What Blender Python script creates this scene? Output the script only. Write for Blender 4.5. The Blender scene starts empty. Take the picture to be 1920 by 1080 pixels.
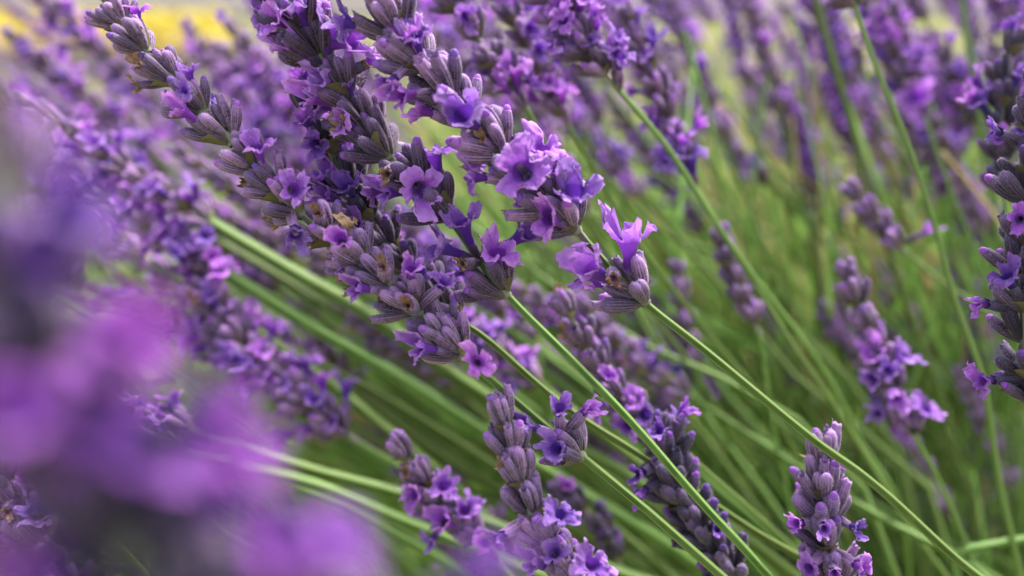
import bpy, math, random
import numpy as np
from mathutils import Vector, Matrix, noise

random.seed(7)
SC = bpy.context.scene
COL = SC.collection

# ------------------------------------------------------------------ camera
PITCH = math.radians(20.5)
CAM = Vector((0, 0, 0.60))
FOC = 0.12
HT = 0.637
cam = bpy.data.cameras.new("camera")
cam.sensor_width = 36
cam.lens = 18 / HT
cam.clip_start = 0.004
cam.clip_end = 2000
cam.dof.use_dof = True
cam.dof.focus_distance = FOC
cam.dof.aperture_fstop = cam.lens / 3.4
cam.dof.aperture_blades = 0
co = bpy.data.objects.new("camera", cam)
co.location = CAM
co.rotation_euler = (math.pi / 2 - PITCH, 0, 0)
COL.objects.link(co)
SC.camera = co
FWD = Vector((0, math.cos(PITCH), -math.sin(PITCH)))
UP = Vector((0, math.sin(PITCH), math.cos(PITCH)))
RIGHT = Vector((1, 0, 0))


def P(u, v, d):
    """where a point of the photograph (1920 x 1080) lies at d focus distances"""
    D = FOC * d
    return CAM + FWD * D + RIGHT * ((u - 960) / 960 * HT * D) + UP * (-(v - 540) / 960 * HT * D)


# ------------------------------------------------------------------ light
SUN_EL, SUN_AZ = math.radians(58), math.radians(35)   # azimuth from +Y (view direction) towards +X
w = bpy.data.worlds.new("World")
SC.world = w
w.use_nodes = True
nt = w.node_tree
sky = nt.nodes.new("ShaderNodeTexSky")
sky.sky_type = 'NISHITA'
sky.sun_disc = False
sky.sun_elevation = SUN_EL
sky.sun_rotation = SUN_AZ
sky.air_density = 1.0
sky.dust_density = 4.0
soft = nt.nodes.new("ShaderNodeHueSaturation")      # thin high cloud: the sky light is nearly white
soft.inputs["Saturation"].default_value = 0.35
nt.links.new(sky.outputs[0], soft.inputs["Color"])
nt.links.new(soft.outputs[0], nt.nodes["Background"].inputs[0])
nt.nodes["Background"].inputs[1].default_value = 0.15
sl = bpy.data.lights.new("sun", 'SUN')
sl.energy = 2.6
sl.angle = math.radians(12)
sl.color = (1.0, 0.95, 0.88)
so = bpy.data.objects.new("sun", sl)
sd = Vector((math.sin(SUN_AZ) * math.cos(SUN_EL), math.cos(SUN_AZ) * math.cos(SUN_EL), math.sin(SUN_EL)))
so.rotation_euler = sd.to_track_quat('Z', 'Y').to_euler()
so.location = (0.5, 0.5, 3)
COL.objects.link(so)
SC.view_settings.view_transform = 'Standard'
SC.view_settings.look = 'None'
SC.view_settings.exposure = 1.68
SC.view_settings.gamma = 1
SC.cycles.use_denoising = True
SC.cycles.max_bounces = 8
SC.cycles.transmission_bounces = 4
SC.cycles.sample_clamp_indirect = 4


# ------------------------------------------------------------------ materials
def mat(name):
    m = bpy.data.materials.new(name)
    m.use_nodes = True
    n = m.node_tree
    b = n.nodes["Principled BSDF"]
    return m, n, b


def node(n, t, **kw):
    x = n.nodes.new(t)
    for k, v in kw.items():
        setattr(x, k, v)
    return x


def math_(n, op, a, b=None, clamp=False):
    x = node(n, "ShaderNodeMath", operation=op, use_clamp=clamp)
    for i, q in enumerate((a, b)):
        if q is None:
            continue
        if isinstance(q, (int, float)):
            x.inputs[i].default_value = q
        else:
            n.links.new(q, x.inputs[i])
    return x.outputs[0]


def mixc(n, f, a, b, blend='MIX'):
    x = node(n, "ShaderNodeMix", data_type='RGBA', blend_type=blend)
    for s, q in ((0, f), (6, a), (7, b)):
        if isinstance(q, (int, float)):
            x.inputs[s].default_value = q
        elif isinstance(q, tuple):
            x.inputs[s].default_value = (*q, 1)
        else:
            n.links.new(q, x.inputs[s])
    return x.outputs[2]


def pat(n):
    a = node(n, "ShaderNodeAttribute", attribute_name="pat")
    s = node(n, "ShaderNodeSeparateColor")
    n.links.new(a.outputs["Color"], s.inputs[0])
    return s.outputs


def nz(n, scale, detail=3.0):
    tc = node(n, "ShaderNodeTexCoord")
    x = node(n, "ShaderNodeTexNoise")
    x.inputs["Scale"].default_value = scale
    x.inputs["Detail"].default_value = detail
    n.links.new(tc.outputs["Object"], x.inputs["Vector"])
    return x.outputs[0]


def ramp(n, fac, lo, hi):
    x = node(n, "ShaderNodeMapRange", clamp=True)
    x.inputs[1].default_value = lo
    x.inputs[2].default_value = hi
    n.links.new(fac, x.inputs[0])
    return x.outputs[0]


def rnd(n, p):
    """per-object and per-flower random number"""
    oi = node(n, "ShaderNodeObjectInfo")
    return math_(n, 'FRACT', math_(n, 'ADD', oi.outputs["Random"], p[2]))


def make_calyx_mat(name, groove, rib, base, tip):
    m, n, b = mat(name)
    p = pat(n)
    r = rnd(n, p)
    fine = nz(n, 1800, 4)
    ribf = math_(n, 'ADD', math_(n, 'MULTIPLY', p[0], 0.9), math_(n, 'MULTIPLY', math_(n, 'SUBTRACT', fine, 0.5), 0.9), True)
    c = mixc(n, ribf, groove, rib)
    c = mixc(n, ramp(n, p[1], 0.62, 1.0), c, mixc(n, 0.55, c, tip))
    c = mixc(n, ramp(n, p[1], 0.32, 0.0), c, base)
    var = node(n, "ShaderNodeHueSaturation")
    n.links.new(c, var.inputs["Color"])
    n.links.new(math_(n, 'ADD', 0.60, math_(n, 'MULTIPLY', r, 0.75)), var.inputs["Value"])
    n.links.new(math_(n, 'ADD', 0.485, math_(n, 'MULTIPLY', r, 0.035)), var.inputs["Hue"])
    n.links.new(var.outputs[0], b.inputs["Base Color"])
    b.inputs["Roughness"].default_value = 0.75
    b.inputs["Specular IOR Level"].default_value = 0.25
    b.inputs["Sheen Weight"].default_value = 0.15
    b.inputs["Sheen Roughness"].default_value = 0.5
    b.inputs["Sheen Tint"].default_value = (0.9, 0.85, 1, 1)
    bp = node(n, "ShaderNodeBump")
    bp.inputs["Strength"].default_value = 0.5
    bp.inputs["Distance"].default_value = 0.0002
    n.links.new(fine, bp.inputs["Height"])
    n.links.new(bp.outputs[0], b.inputs["Normal"])
    return m


def make_petal_mat(name, throat, body, edge, trans=0.35):
    m, n, b = mat(name)
    p = pat(n)
    r = rnd(n, p)
    c = mixc(n, ramp(n, p[1], 0.30, 0.72), throat, body)
    c = mixc(n, ramp(n, p[1], 0.70, 1.0), c, edge)
    c = mixc(n, math_(n, 'MULTIPLY', p[0], 0.55), c, throat)
    f = nz(n, 700, 4)
    var = node(n, "ShaderNodeHueSaturation")
    n.links.new(c, var.inputs["Color"])
    n.links.new(math_(n, 'ADD', math_(n, 'ADD', 0.42, math_(n, 'MULTIPLY', f, 0.66)), math_(n, 'MULTIPLY', r, 0.42)), var.inputs["Value"])
    n.links.new(math_(n, 'ADD', 0.47, math_(n, 'MULTIPLY', r, 0.055)), var.inputs["Hue"])
    n.links.new(var.outputs[0], b.inputs["Base Color"])
    b.inputs["Roughness"].default_value = 0.62
    b.inputs["Specular IOR Level"].default_value = 0.3
    b.inputs["Sheen Weight"].default_value = 0.2
    bp = node(n, "ShaderNodeBump")
    bp.inputs["Strength"].default_value = 0.6
    bp.inputs["Distance"].default_value = 0.0003
    n.links.new(f, bp.inputs["Height"])
    n.links.new(bp.outputs[0], b.inputs["Normal"])
    t = node(n, "ShaderNodeBsdfTranslucent")
    n.links.new(var.outputs[0], t.inputs[0])
    mx = node(n, "ShaderNodeMixShader")
    mx.inputs[0].default_value = trans
    n.links.new(b.outputs[0], mx.inputs[1])
    n.links.new(t.outputs[0], mx.inputs[2])
    n.links.new(mx.outputs[0], n.nodes["Material Output"].inputs[0])
    return m


def make_plain_mat(name, c0, c1, scale, trans=0.0, rough=0.7, byattr=False):
    m, n, b = mat(name)
    p = pat(n)
    r = rnd(n, p)
    f = nz(n, scale, 4)
    c = mixc(n, ramp(n, f, 0.3, 0.7), c0, c1)
    if byattr:
        c = mixc(n, p[0], c0, c1)
        c = mixc(n, math_(n, 'MULTIPLY', ramp(n, f, 0.35, 0.7), 0.6), c, mixc(n, 0.4, c0, c1))
    var = node(n, "ShaderNodeHueSaturation")
    n.links.new(c, var.inputs["Color"])
    n.links.new(math_(n, 'ADD', 0.72, math_(n, 'MULTIPLY', r, 0.56)), var.inputs["Value"])
    n.links.new(math_(n, 'ADD', 0.485, math_(n, 'MULTIPLY', r, 0.03)), var.inputs["Hue"])
    n.links.new(var.outputs[0], b.inputs["Base Color"])
    b.inputs["Roughness"].default_value = rough
    b.inputs["Specular IOR Level"].default_value = 0.3
    if trans:
        t = node(n, "ShaderNodeBsdfTranslucent")
        n.links.new(var.outputs[0], t.inputs[0])
        mx = node(n, "ShaderNodeMixShader")
        mx.inputs[0].default_value = trans
        n.links.new(b.outputs[0], mx.inputs[1])
        n.links.new(t.outputs[0], mx.inputs[2])
        n.links.new(mx.outputs[0], n.nodes["Material Output"].inputs[0])
    return m


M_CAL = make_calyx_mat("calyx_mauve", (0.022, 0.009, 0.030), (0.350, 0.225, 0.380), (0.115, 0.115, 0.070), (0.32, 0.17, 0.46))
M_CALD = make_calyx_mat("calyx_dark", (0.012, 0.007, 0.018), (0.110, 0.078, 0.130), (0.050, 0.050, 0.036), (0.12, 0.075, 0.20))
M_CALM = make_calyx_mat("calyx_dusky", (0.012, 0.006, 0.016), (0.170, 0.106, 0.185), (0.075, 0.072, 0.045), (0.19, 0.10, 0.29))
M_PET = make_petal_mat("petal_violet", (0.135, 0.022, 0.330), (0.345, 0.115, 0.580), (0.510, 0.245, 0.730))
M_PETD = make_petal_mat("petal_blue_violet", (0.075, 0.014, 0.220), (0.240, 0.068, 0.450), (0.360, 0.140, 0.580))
M_PETN = make_petal_mat("petal_violet_shaded", (0.070, 0.010, 0.200), (0.255, 0.060, 0.430), (0.370, 0.115, 0.530))  # petals of the near blurred spikes, shade put into the colour
M_DRY = make_plain_mat("withered_petal", (0.13, 0.065, 0.04), (0.36, 0.22, 0.14), 900, 0.15)
M_BRACT = make_plain_mat("bract_papery", (0.11, 0.075, 0.035), (0.17, 0.16, 0.085), 500, 0.15)
M_HAIR = make_plain_mat("calyx_hair", (0.5, 0.43, 0.56), (0.6, 0.55, 0.62), 300, 0.4)
M_STEM = make_plain_mat("stem_green", (0.045, 0.090, 0.014), (0.240, 0.355, 0.095), 220, 0.0, 0.6, True)
M_SPST = make_plain_mat("stem_grey_green", (0.11, 0.115, 0.075), (0.30, 0.30, 0.22), 400, 0.0, 0.8, True)
M_GRASS = make_plain_mat("grass_blade", (0.140, 0.265, 0.042), (0.295, 0.460, 0.125), 60, 0.35, 0.55)
M_STRAW = make_plain_mat("dry_grass", (0.36, 0.27, 0.12), (0.50, 0.41, 0.22), 60, 0.3, 0.7)
M_LEAF = make_plain_mat("lavender_leaf", (0.15, 0.19, 0.11), (0.30, 0.34, 0.24), 150, 0.2, 0.8)
M_YEL = make_plain_mat("yellow_blossom", (0.40, 0.29, 0.012), (0.50, 0.40, 0.03), 8, 0.25)
M_YGR = make_plain_mat("crop_leaf", (0.12, 0.15, 0.04), (0.20, 0.21, 0.07), 4, 0.2)
CALYX, PETAL, DRY, BRACT, HAIR, SPST = range(6)
MATS = [M_CAL, M_PET, M_DRY, M_BRACT, M_HAIR, M_SPST]
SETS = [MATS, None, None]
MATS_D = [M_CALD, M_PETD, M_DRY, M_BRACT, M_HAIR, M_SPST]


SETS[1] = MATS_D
SETS.append([M_CALD, M_PETN, M_DRY, M_BRACT, M_HAIR, M_SPST])  # near spikes: darker calyx and petal colours stand in for shade
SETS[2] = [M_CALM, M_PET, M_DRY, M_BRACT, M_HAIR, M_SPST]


# ------------------------------------------------------------------ mesh pieces
class Geo:
    def __init__(s):
        s.v, s.f, s.p, s.m, s.n = [], [], [], [], 0

    def add(s, v, f, p, m):
        v = np.asarray(v, float).reshape(-1, 3)
        s.v.append(v)
        s.p.append(np.asarray(p, float).reshape(-1, 3))
        s.f += [tuple(i + s.n for i in q) for q in f]
        s.m += [m] * len(f) if isinstance(m, int) else list(m)
        s.n += len(v)

    def geo(s, g, M=None, b=None):
        v, p = g.V, g.Pt.copy()
        if M is not None:
            A = np.array(M)
            v = v @ A[:3, :3].T + A[:3, 3]
        if b is not None:
            p[:, 2] = b
        s.add(v, g.f, p, g.m)

    def done(s):
        s.V = np.concatenate(s.v)
        s.Pt = np.concatenate(s.p)
        return s

    def mesh(s, name, mats):
        s.done()
        me = bpy.data.meshes.new(name)
        me.from_pydata(s.V.tolist(), [], s.f)
        for m in mats:
            me.materials.append(m)
        me.polygons.foreach_set("material_index", s.m)
        me.polygons.foreach_set("use_smooth", [True] * len(s.f))
        a = me.attributes.new("pat", 'FLOAT_COLOR', 'POINT')
        a.data.foreach_set("color", np.concatenate([s.Pt, np.ones((len(s.Pt), 1))], 1).ravel())
        me.update()
        return me


def grid_faces(nr, ns, off=0, wrap=True):
    f = []
    for i in range(nr - 1):
        for j in range(ns if wrap else ns - 1):
            k = (j + 1) % ns
            f.append((off + i * ns + j, off + i * ns + k, off + (i + 1) * ns + k, off + (i + 1) * ns + j))
    return f


MM = 0.001
SZ = 0.75       # size of the florets


def calyx(kind, seed, hi=True):
    """ribbed, hairy calyx along +Z; kind: closed, knob, open"""
    R = random.Random(seed)
    g = Geo()
    L = R.uniform(6.0, 7.4)
    fat = R.uniform(0.92, 1.12)
    bend = R.uniform(0.1, 0.9)
    ns = 26 if hi else 8
    if hi:
        prof = [(0, .35), (.06, .46), (.15, .62), (.28, .80), (.42, .93), (.56, 1.02), (.70, 1.04), (.82, 1.0), (.91, .90)]
    else:
        prof = [(0, .35), (.2, .75), (.5, 1.05), (.85, .95)]
    if kind == 'closed':
        prof += [(.97, .70), (1.01, .42), (1.03, .06)]
    elif kind == 'knob':
        prof += [(.97, .88), (1.0, .84), (.985, .62), (.95, .3)]
    else:
        prof += [(.98, .90), (1.03, .95), (1.0, .75), (.9, .45), (.8, .1)]
    v, p = [], []
    jit = [R.gauss(0, .055) for _ in range(ns)]
    rin = [R.uniform(.45, 1.0) if R.random() < .8 else R.uniform(.1, .4) for _ in range(ns)]
    for i, (t, r) in enumerate(prof):
        env = max(0.0, min(1, (t - .02) * 9)) * max(0, min(1, (1.02 - t) * 7))
        inner = kind != 'closed' and i >= len(prof) - 2
        for j in range(ns):
            a = 2 * math.pi * j / ns + (jit[j] if hi else 0)
            ridge = (rin[j] if j % 2 == 0 else .12 * rin[j]) if hi else .5
            amp = .11 * env if hi else 0
            tooth = 0
            if kind == 'open' and i in (len(prof) - 4, len(prof) - 5):
                tooth = .045 * max(0, math.cos(5 * a)) + (.07 if math.cos(a) > .8 else 0)
            rr = r * fat * (1 + amp * (2 * ridge - 1))
            if hi:
                rr *= 1 + .05 * noise.noise(Vector((math.cos(a) * 1.3, math.sin(a) * 1.3, t * 4 + seed)))
            z = (t + tooth) * L
            v.append((rr * math.cos(a) + bend * t * t, rr * math.sin(a), z))
            p.append((0 if inner else ridge * (.4 + .6 * env) + (1 - env) * .25, t, 0))
    v = np.array(v) * MM
    g.add(v, grid_faces(len(prof), ns), p, CALYX)
    tipx = bend * MM
    if kind == 'knob':
        kv, kp = [], []
        n2 = 10 if hi else 6
        for i, (z, r) in enumerate([(-.6, .6), (0.2, .72), (.75, .62), (1.1, .35), (1.2, .03)]):
            for j in range(n2):
                a = 2 * math.pi * j / n2
                q = r * (1 + .12 * math.sin(3 * a + seed))
                kv.append(((q * math.cos(a)) * MM * fat + tipx, q * math.sin(a) * MM * fat, z * MM + L * .97 * MM))
                kp.append((.1, .75, 0))
        g.add(kv, grid_faces(5, n2), kp, PETAL)
    if hi:
        nh = 170
        hv, hf, hp = [], [], []
        for k in range(nh):
            t = .3 + .72 * R.random() ** .7
            a = R.uniform(0, 2 * math.pi)
            r = np.interp(t, [q[0] for q in prof[:9]] + [1.02], [q[1] for q in prof[:9]] + [.5]) * fat
            b0 = Vector((r * math.cos(a) + bend * t * t, r * math.sin(a), t * L))
            nn = Vector((math.cos(a), math.sin(a), .5 + R.uniform(-.4, .6) + (1.2 if t > .9 else 0))).normalized()
            sd_ = Vector((-math.sin(a), math.cos(a), 0)) * .027
            ln = R.uniform(.16, .42)
            o = len(hv)
            hv += [b0 - sd_, b0 + sd_, b0 + nn * ln]
            hp += [(.5, .5, 0)] * 3
            hf.append((o, o + 1, o + 2))
        g.add(np.array([tuple(q) for q in hv]) * MM, hf, hp, HAIR)
    g.L = L * MM
    return g.done()


LOBES = [(64, 34, 4.1, 34), (116, 34, 4.1, 34), (196, 34, 2.5, 96), (270, 35, 3.0, 116), (344, 34, 2.5, 96)]


def corolla(seed, hi=True, dry=False, openness=1.0):
    """two-lipped lavender corolla, tube along +Z from the calyx mouth, upper lip towards +Y"""
    R = random.Random(seed)
    g = Geo()
    ns = 60 if hi else 20
    nq = 10 if hi else 3
    lob = [(c + R.uniform(-10, 10), h, l * R.uniform(.62, 1.2), (f + R.uniform(-32, 32)) * openness) for c, h, l, f in LOBES]
    bow, bow2 = R.uniform(-1.2, 1.0), R.uniform(-.8, .8)
    v, p = [], []
    tube = [(-1.2, .62), (.8, .66), (1.9, .9), (2.7, 1.22)] if hi else [(-1.2, .62), (1.8, .85), (2.7, 1.2)]
    if dry:
        tube = [(-1, .55), (.3, .6), (1.0, .7)]
    nr = len(tube) + nq
    cols = []
    for j in range(ns):
        a = 360 * j / ns
        best = min(range(5), key=lambda k: abs((a - lob[k][0] + 180) % 360 - 180) / lob[k][1])
        c, h, l, fl = lob[best]
        u = ((a - c + 180) % 360 - 180) / h
        au = min(1, abs(u))
        ln = .55 + (l - .55) * (1 - au ** 2.6) ** .55 * (1 - .10 * max(0, 1 - abs(u) * 3.5))
        if dry:
            ln *= .55
        # neighbours share the flare angle so that the lip stays one sheet
        ws = [math.exp(-(((a - k[0] + 180) % 360 - 180) / 38) ** 2) for k in lob]
        fmax = sum(q * k[3] for q, k in zip(ws, lob)) / sum(ws)
        ar = math.radians(a)
        col = [(r, z, 0.05 + .3 * i / len(tube)) for i, (z, r) in enumerate(tube)]
        r, z = tube[-1][1], tube[-1][0]
        st = ln / nq
        for q in range(1, nq + 1):
            ph = math.radians(24 + (fmax - 24) * min(1, q * st / 2.2))
            # cupped margin of each lobe
            r += st * math.sin(ph)
            z += st * math.cos(ph)
            col.append((r, z, .40 + .6 * q / nq))
        cols.append((ar, col, u, best))
    for i in range(nr):
        for j in range(ns):
            ar, col, u, best = cols[j]
            r, z, s = col[i]
            x, y = r * math.cos(ar), r * math.sin(ar)
            q = max(0, (s - .4) / .6)
            if q > 0:
                nv = Vector((x * .55 + seed * 7.1, y * .55, z * .4))
                amp = (1.1 if not dry else 1.0) * q
                nn = noise.noise_vector(nv * 1.15)
                x += nn.x * amp * .7
                y += nn.y * amp * .7
                n2 = noise.noise_vector(nv * 3.3 + Vector((9, 3, seed)))
                x += n2.x * amp * .5
                y += n2.y * amp * .5
                z += n2.z * amp * .75 + .09 * q * math.sin(ar * (14 + seed % 9) + seed * 2) + nn.z * amp * 1.1 + .22 * q * math.sin(5 * u + seed) - .35 * q * q * min(1, u * u)
            y += .035 * z * abs(z) * bow
            x += .03 * z * abs(z) * bow2
            v.append((x * MM, y * MM, z * MM))
            vein = max(max(0, 1 - abs(u) * 7), .42 * max(0, math.sin(ar * 31 + 2 * math.sin(3 * ar))) ** 3) * (1 - q * .6) * (1 if q > 0 else 0)
            p.append((vein, s, 0))
    g.add(v, grid_faces(nr, ns), p, DRY if dry else PETAL)
    return g.done()


def bract(seed, hi=True):
    R = random.Random(seed)
    g = Geo()
    L, W = R.uniform(3.6, 5.0), R.uniform(1.6, 2.3)
    v, p = [], []
    rows = [(0, .35), (.25, .85), (.5, 1.0), (.75, .55), (1.0, .03)]
    for t, wd in rows:
        for x in (-1, -.5, 0, .5, 1):
            v.append((x * wd * W * MM, (1.1 * x * x * wd - .8 * t * t + .12 * R.random()) * -1 * MM, t * L * MM))
            p.append((.5, t, 0))
    g.add(v, grid_faces(5, 5, 0, False), p, BRACT)
    return g.done()


CAL_HI = [calyx(k, 11 + i, True) for i, k in enumerate(['closed', 'closed', 'knob', 'closed', 'open', 'knob'])]
CAL_OPEN = [calyx('open', 31 + i, True) for i in range(2)]
CAL_LO = [calyx(k, 51 + i, False) for i, k in enumerate(['closed', 'knob', 'closed'])]
COR_HI = [corolla(3 + i, True, False, o) for i, o in enumerate([1.0, .8, 1.15, .45, 1.0, .6, 1.25, .3, .9, 1.1, .7])]
COR_LO = [corolla(103 + i, False) for i in range(4)]
DRY_HI = [corolla(203 + i, True, True) for i in range(3)]
BR = [bract(301 + i) for i in range(4)]


def once(g, name, dark):
    k = "_me%d" % dark
    if not hasattr(g, k):
        setattr(g, k, g.mesh(name, SETS[int(dark)]))
    return getattr(g, k)


def frame(z, xhint):
    z = z.normalized()
    x = xhint - z * xhint.dot(z)
    if x.length < 1e-6:
        x = z.orthogonal()
    x.normalize()
    y = z.cross(x)
    return Matrix((x, y, z)).transposed().to_4x4()


def at(M, loc, s):
    return Matrix.Translation(loc) @ M @ Matrix.Scale(s, 4)


def whorl_items(R, T, N, st):
    """the florets of one whorl round the origin: list of (kind, matrix); T points to the tip"""
    B = T.cross(N)
    out = []
    a0 = R.uniform(0, 6.28) if st.get('az') is None else st['az']
    k = st.get('k', 1.0) * SZ
    for side in (0, math.pi):
        n = R.randint(*st.get('n', (4, 5)))
        for j in range(n):
            az = a0 + side + (j - (n - 1) / 2) * (2.5 / n) + R.uniform(-.18, .18)
            tilt = math.radians(R.uniform(*st.get('tilt', (24, 60))))
            rad = N * math.cos(az) + B * math.sin(az)
            d = T * math.cos(tilt) + rad * math.sin(tilt)
            s = k * R.uniform(.82, 1.1)
            M = at(frame(d, -rad), rad * .8 * MM + T * R.uniform(-.6, .8) * MM, s)
            out.append(('fl' if R.random() < st.get('fl', .1) else ('dry' if R.random() < st.get('dry', .018) else 'bud'), M))
        for j in range(R.randint(*st.get('n2', (1, 3)))):
            az = a0 + side + R.uniform(-1.2, 1.2)
            tilt = math.radians(R.uniform(10, 30))
            rad = N * math.cos(az) + B * math.sin(az)
            d = T * math.cos(tilt) + rad * math.sin(tilt)
            M = at(frame(d, -rad), rad * .7 * MM + T * R.uniform(.6, 1.8) * MM, k * R.uniform(.7, .95))
            out.append(('fl' if R.random() < st.get('fl', .1) * .6 else 'bud', M))
    br = []
    for side in (0, math.pi):
        az = a0 + side + R.uniform(-.2, .2)
        rad = N * math.cos(az) + B * math.sin(az)
        d = T * math.cos(.75) + rad * math.sin(.75)
        M = frame(d, T.cross(rad))
        if (M.to_3x3() @ Vector((0, 1, 0))).dot(rad) < 0:
            M = M @ Matrix.Rotation(math.pi, 4, 'Z')
        br.append(at(M, rad * .9 * MM - T * .6 * MM, k * R.uniform(.85, 1.1)))
    return out, br


def flower_matrix(M, g):
    """corolla placed in the mouth of calyx g whose matrix is M (upper lip towards the stem)"""
    return M @ Matrix.Translation((0.4 * MM, 0, g.L * .96)) @ Matrix.Rotation(-math.pi / 2, 4, 'Z')


def merged_items(g, items, br, R, lo):
    cals, cors = (CAL_LO, COR_LO) if lo else (CAL_HI, COR_HI)
    for kind, M in items:
        c = R.choice(cals)
        b = R.random()
        g.geo(c, M, b)
        if kind == 'fl':
            g.geo(R.choice(cors), flower_matrix(M, c) @ Matrix.Scale(R.uniform(.9, 1.15), 4), b)
        elif kind == 'dry':
            g.geo(R.choice(DRY_HI), flower_matrix(M, c), b)
    for M in br:
        g.geo(R.choice(BR), M, R.random())


# ------------------------------------------------------------------ objects
def mesh_obj(name, me, parent=None, M=None):
    o = bpy.data.objects.new(name, me)
    COL.objects.link(o)
    if parent is not None:
        o.parent = parent
    if M is not None:
        o.matrix_local = M if parent is not None else M
        if parent is not None:
            o.matrix_basis = M
    return o


def root(name, loc, label, group=None, cat="lavender stem"):
    o = bpy.data.objects.new(name, None)
    o.empty_display_size = .01
    o.location = loc
    COL.objects.link(o)
    o['label'] = label
    o['category'] = cat
    if group:
        o['group'] = group
    return o


def catmull(pts, step):
    P_ = [pts[0] * 2 - pts[1]] + list(pts) + [pts[-1] * 2 - pts[-2]]
    out = []
    for i in range(1, len(P_) - 2):
        a, b, c, d = P_[i - 1:i + 3]
        n = max(2, int((c - b).length / step))
        for k in range(n):
            t = k / n
            out.append(.5 * ((2 * b) + (c - a) * t + (2 * a - 5 * b + 4 * c - d) * t * t + (3 * b - a - 3 * c + d) * t ** 3))
    out.append(pts[-1].copy())
    return out


def stalk_geo(pts, r0, r1, sides, rmat_at=None, mats=(0, 1)):
    """square ridged stem through pts; r0 at the start, r1 at the end; mats by index up to rmat_at"""
    g = Geo()
    v, p, ms = [], [], []
    x = None
    n = len(pts)
    for i, q in enumerate(pts):
        t = (pts[min(n - 1, i + 1)] - pts[max(0, i - 1)]).normalized()
        x = (t.orthogonal() if x is None else (x - t * x.dot(t))).normalized()
        y = t.cross(x)
        f = i / (n - 1)
        wob = noise.noise_vector(q * 45) * .5 * MM if sides > 6 else Vector()
        r = r0 + (r1 - r0) * min(1, f * 2.2)
        r *= 1 + .05 * noise.noise(Vector((i * .21, r0 * 9999, 0)))
        for j in range(sides):
            a = 2 * math.pi * j / sides
            if sides >= 16:
                c4 = math.cos(4 * a)
                rr = r * (1 + .13 * c4 - .05 * math.cos(8 * a))
                rid = max(0, c4) ** 1.5
            else:
                rr = r
                rid = .6 if j % 2 else .25
            v.append(q + wob + x * (rr * math.cos(a)) + y * (rr * math.sin(a)))
            p.append((rid, f, 0))
    fs = grid_faces(n, sides)
    for i in range(n - 1):
        ms += [mats[0] if rmat_at and i < rmat_at else mats[1]] * sides
    v = [tuple(q) for q in v]
    fs.append(tuple(range(sides)))
    ms.append(ms[0])
    g.add(v, fs, p, ms)
    return g


def run_down(pts3, R, flat=.10):
    """carries a stem from its last visible point on to the ground"""
    T = (pts3[-1] - pts3[-2]).normalized()
    a = pts3[-1] + T * flat * .55
    b = a + (T + Vector((0, .15, -.55))).normalized() * flat * .8
    c = Vector((b.x + T.x * .04, b.y + .03, max(.02, b.z * .45)))
    e = Vector((c.x + .01, c.y + .015, -.01))
    out = list(pts3)
    for q in (a, b, c, e):
        if q.z < out[-1].z - .004:
            out.append(q)
    if out[-1].z > 0:
        out.append(Vector((out[-1].x, out[-1].y + .01, -.01)))
    return out


def nearest(pts, q):
    return min(range(len(pts)), key=lambda i: (pts[i] - q).length_squared)


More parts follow.
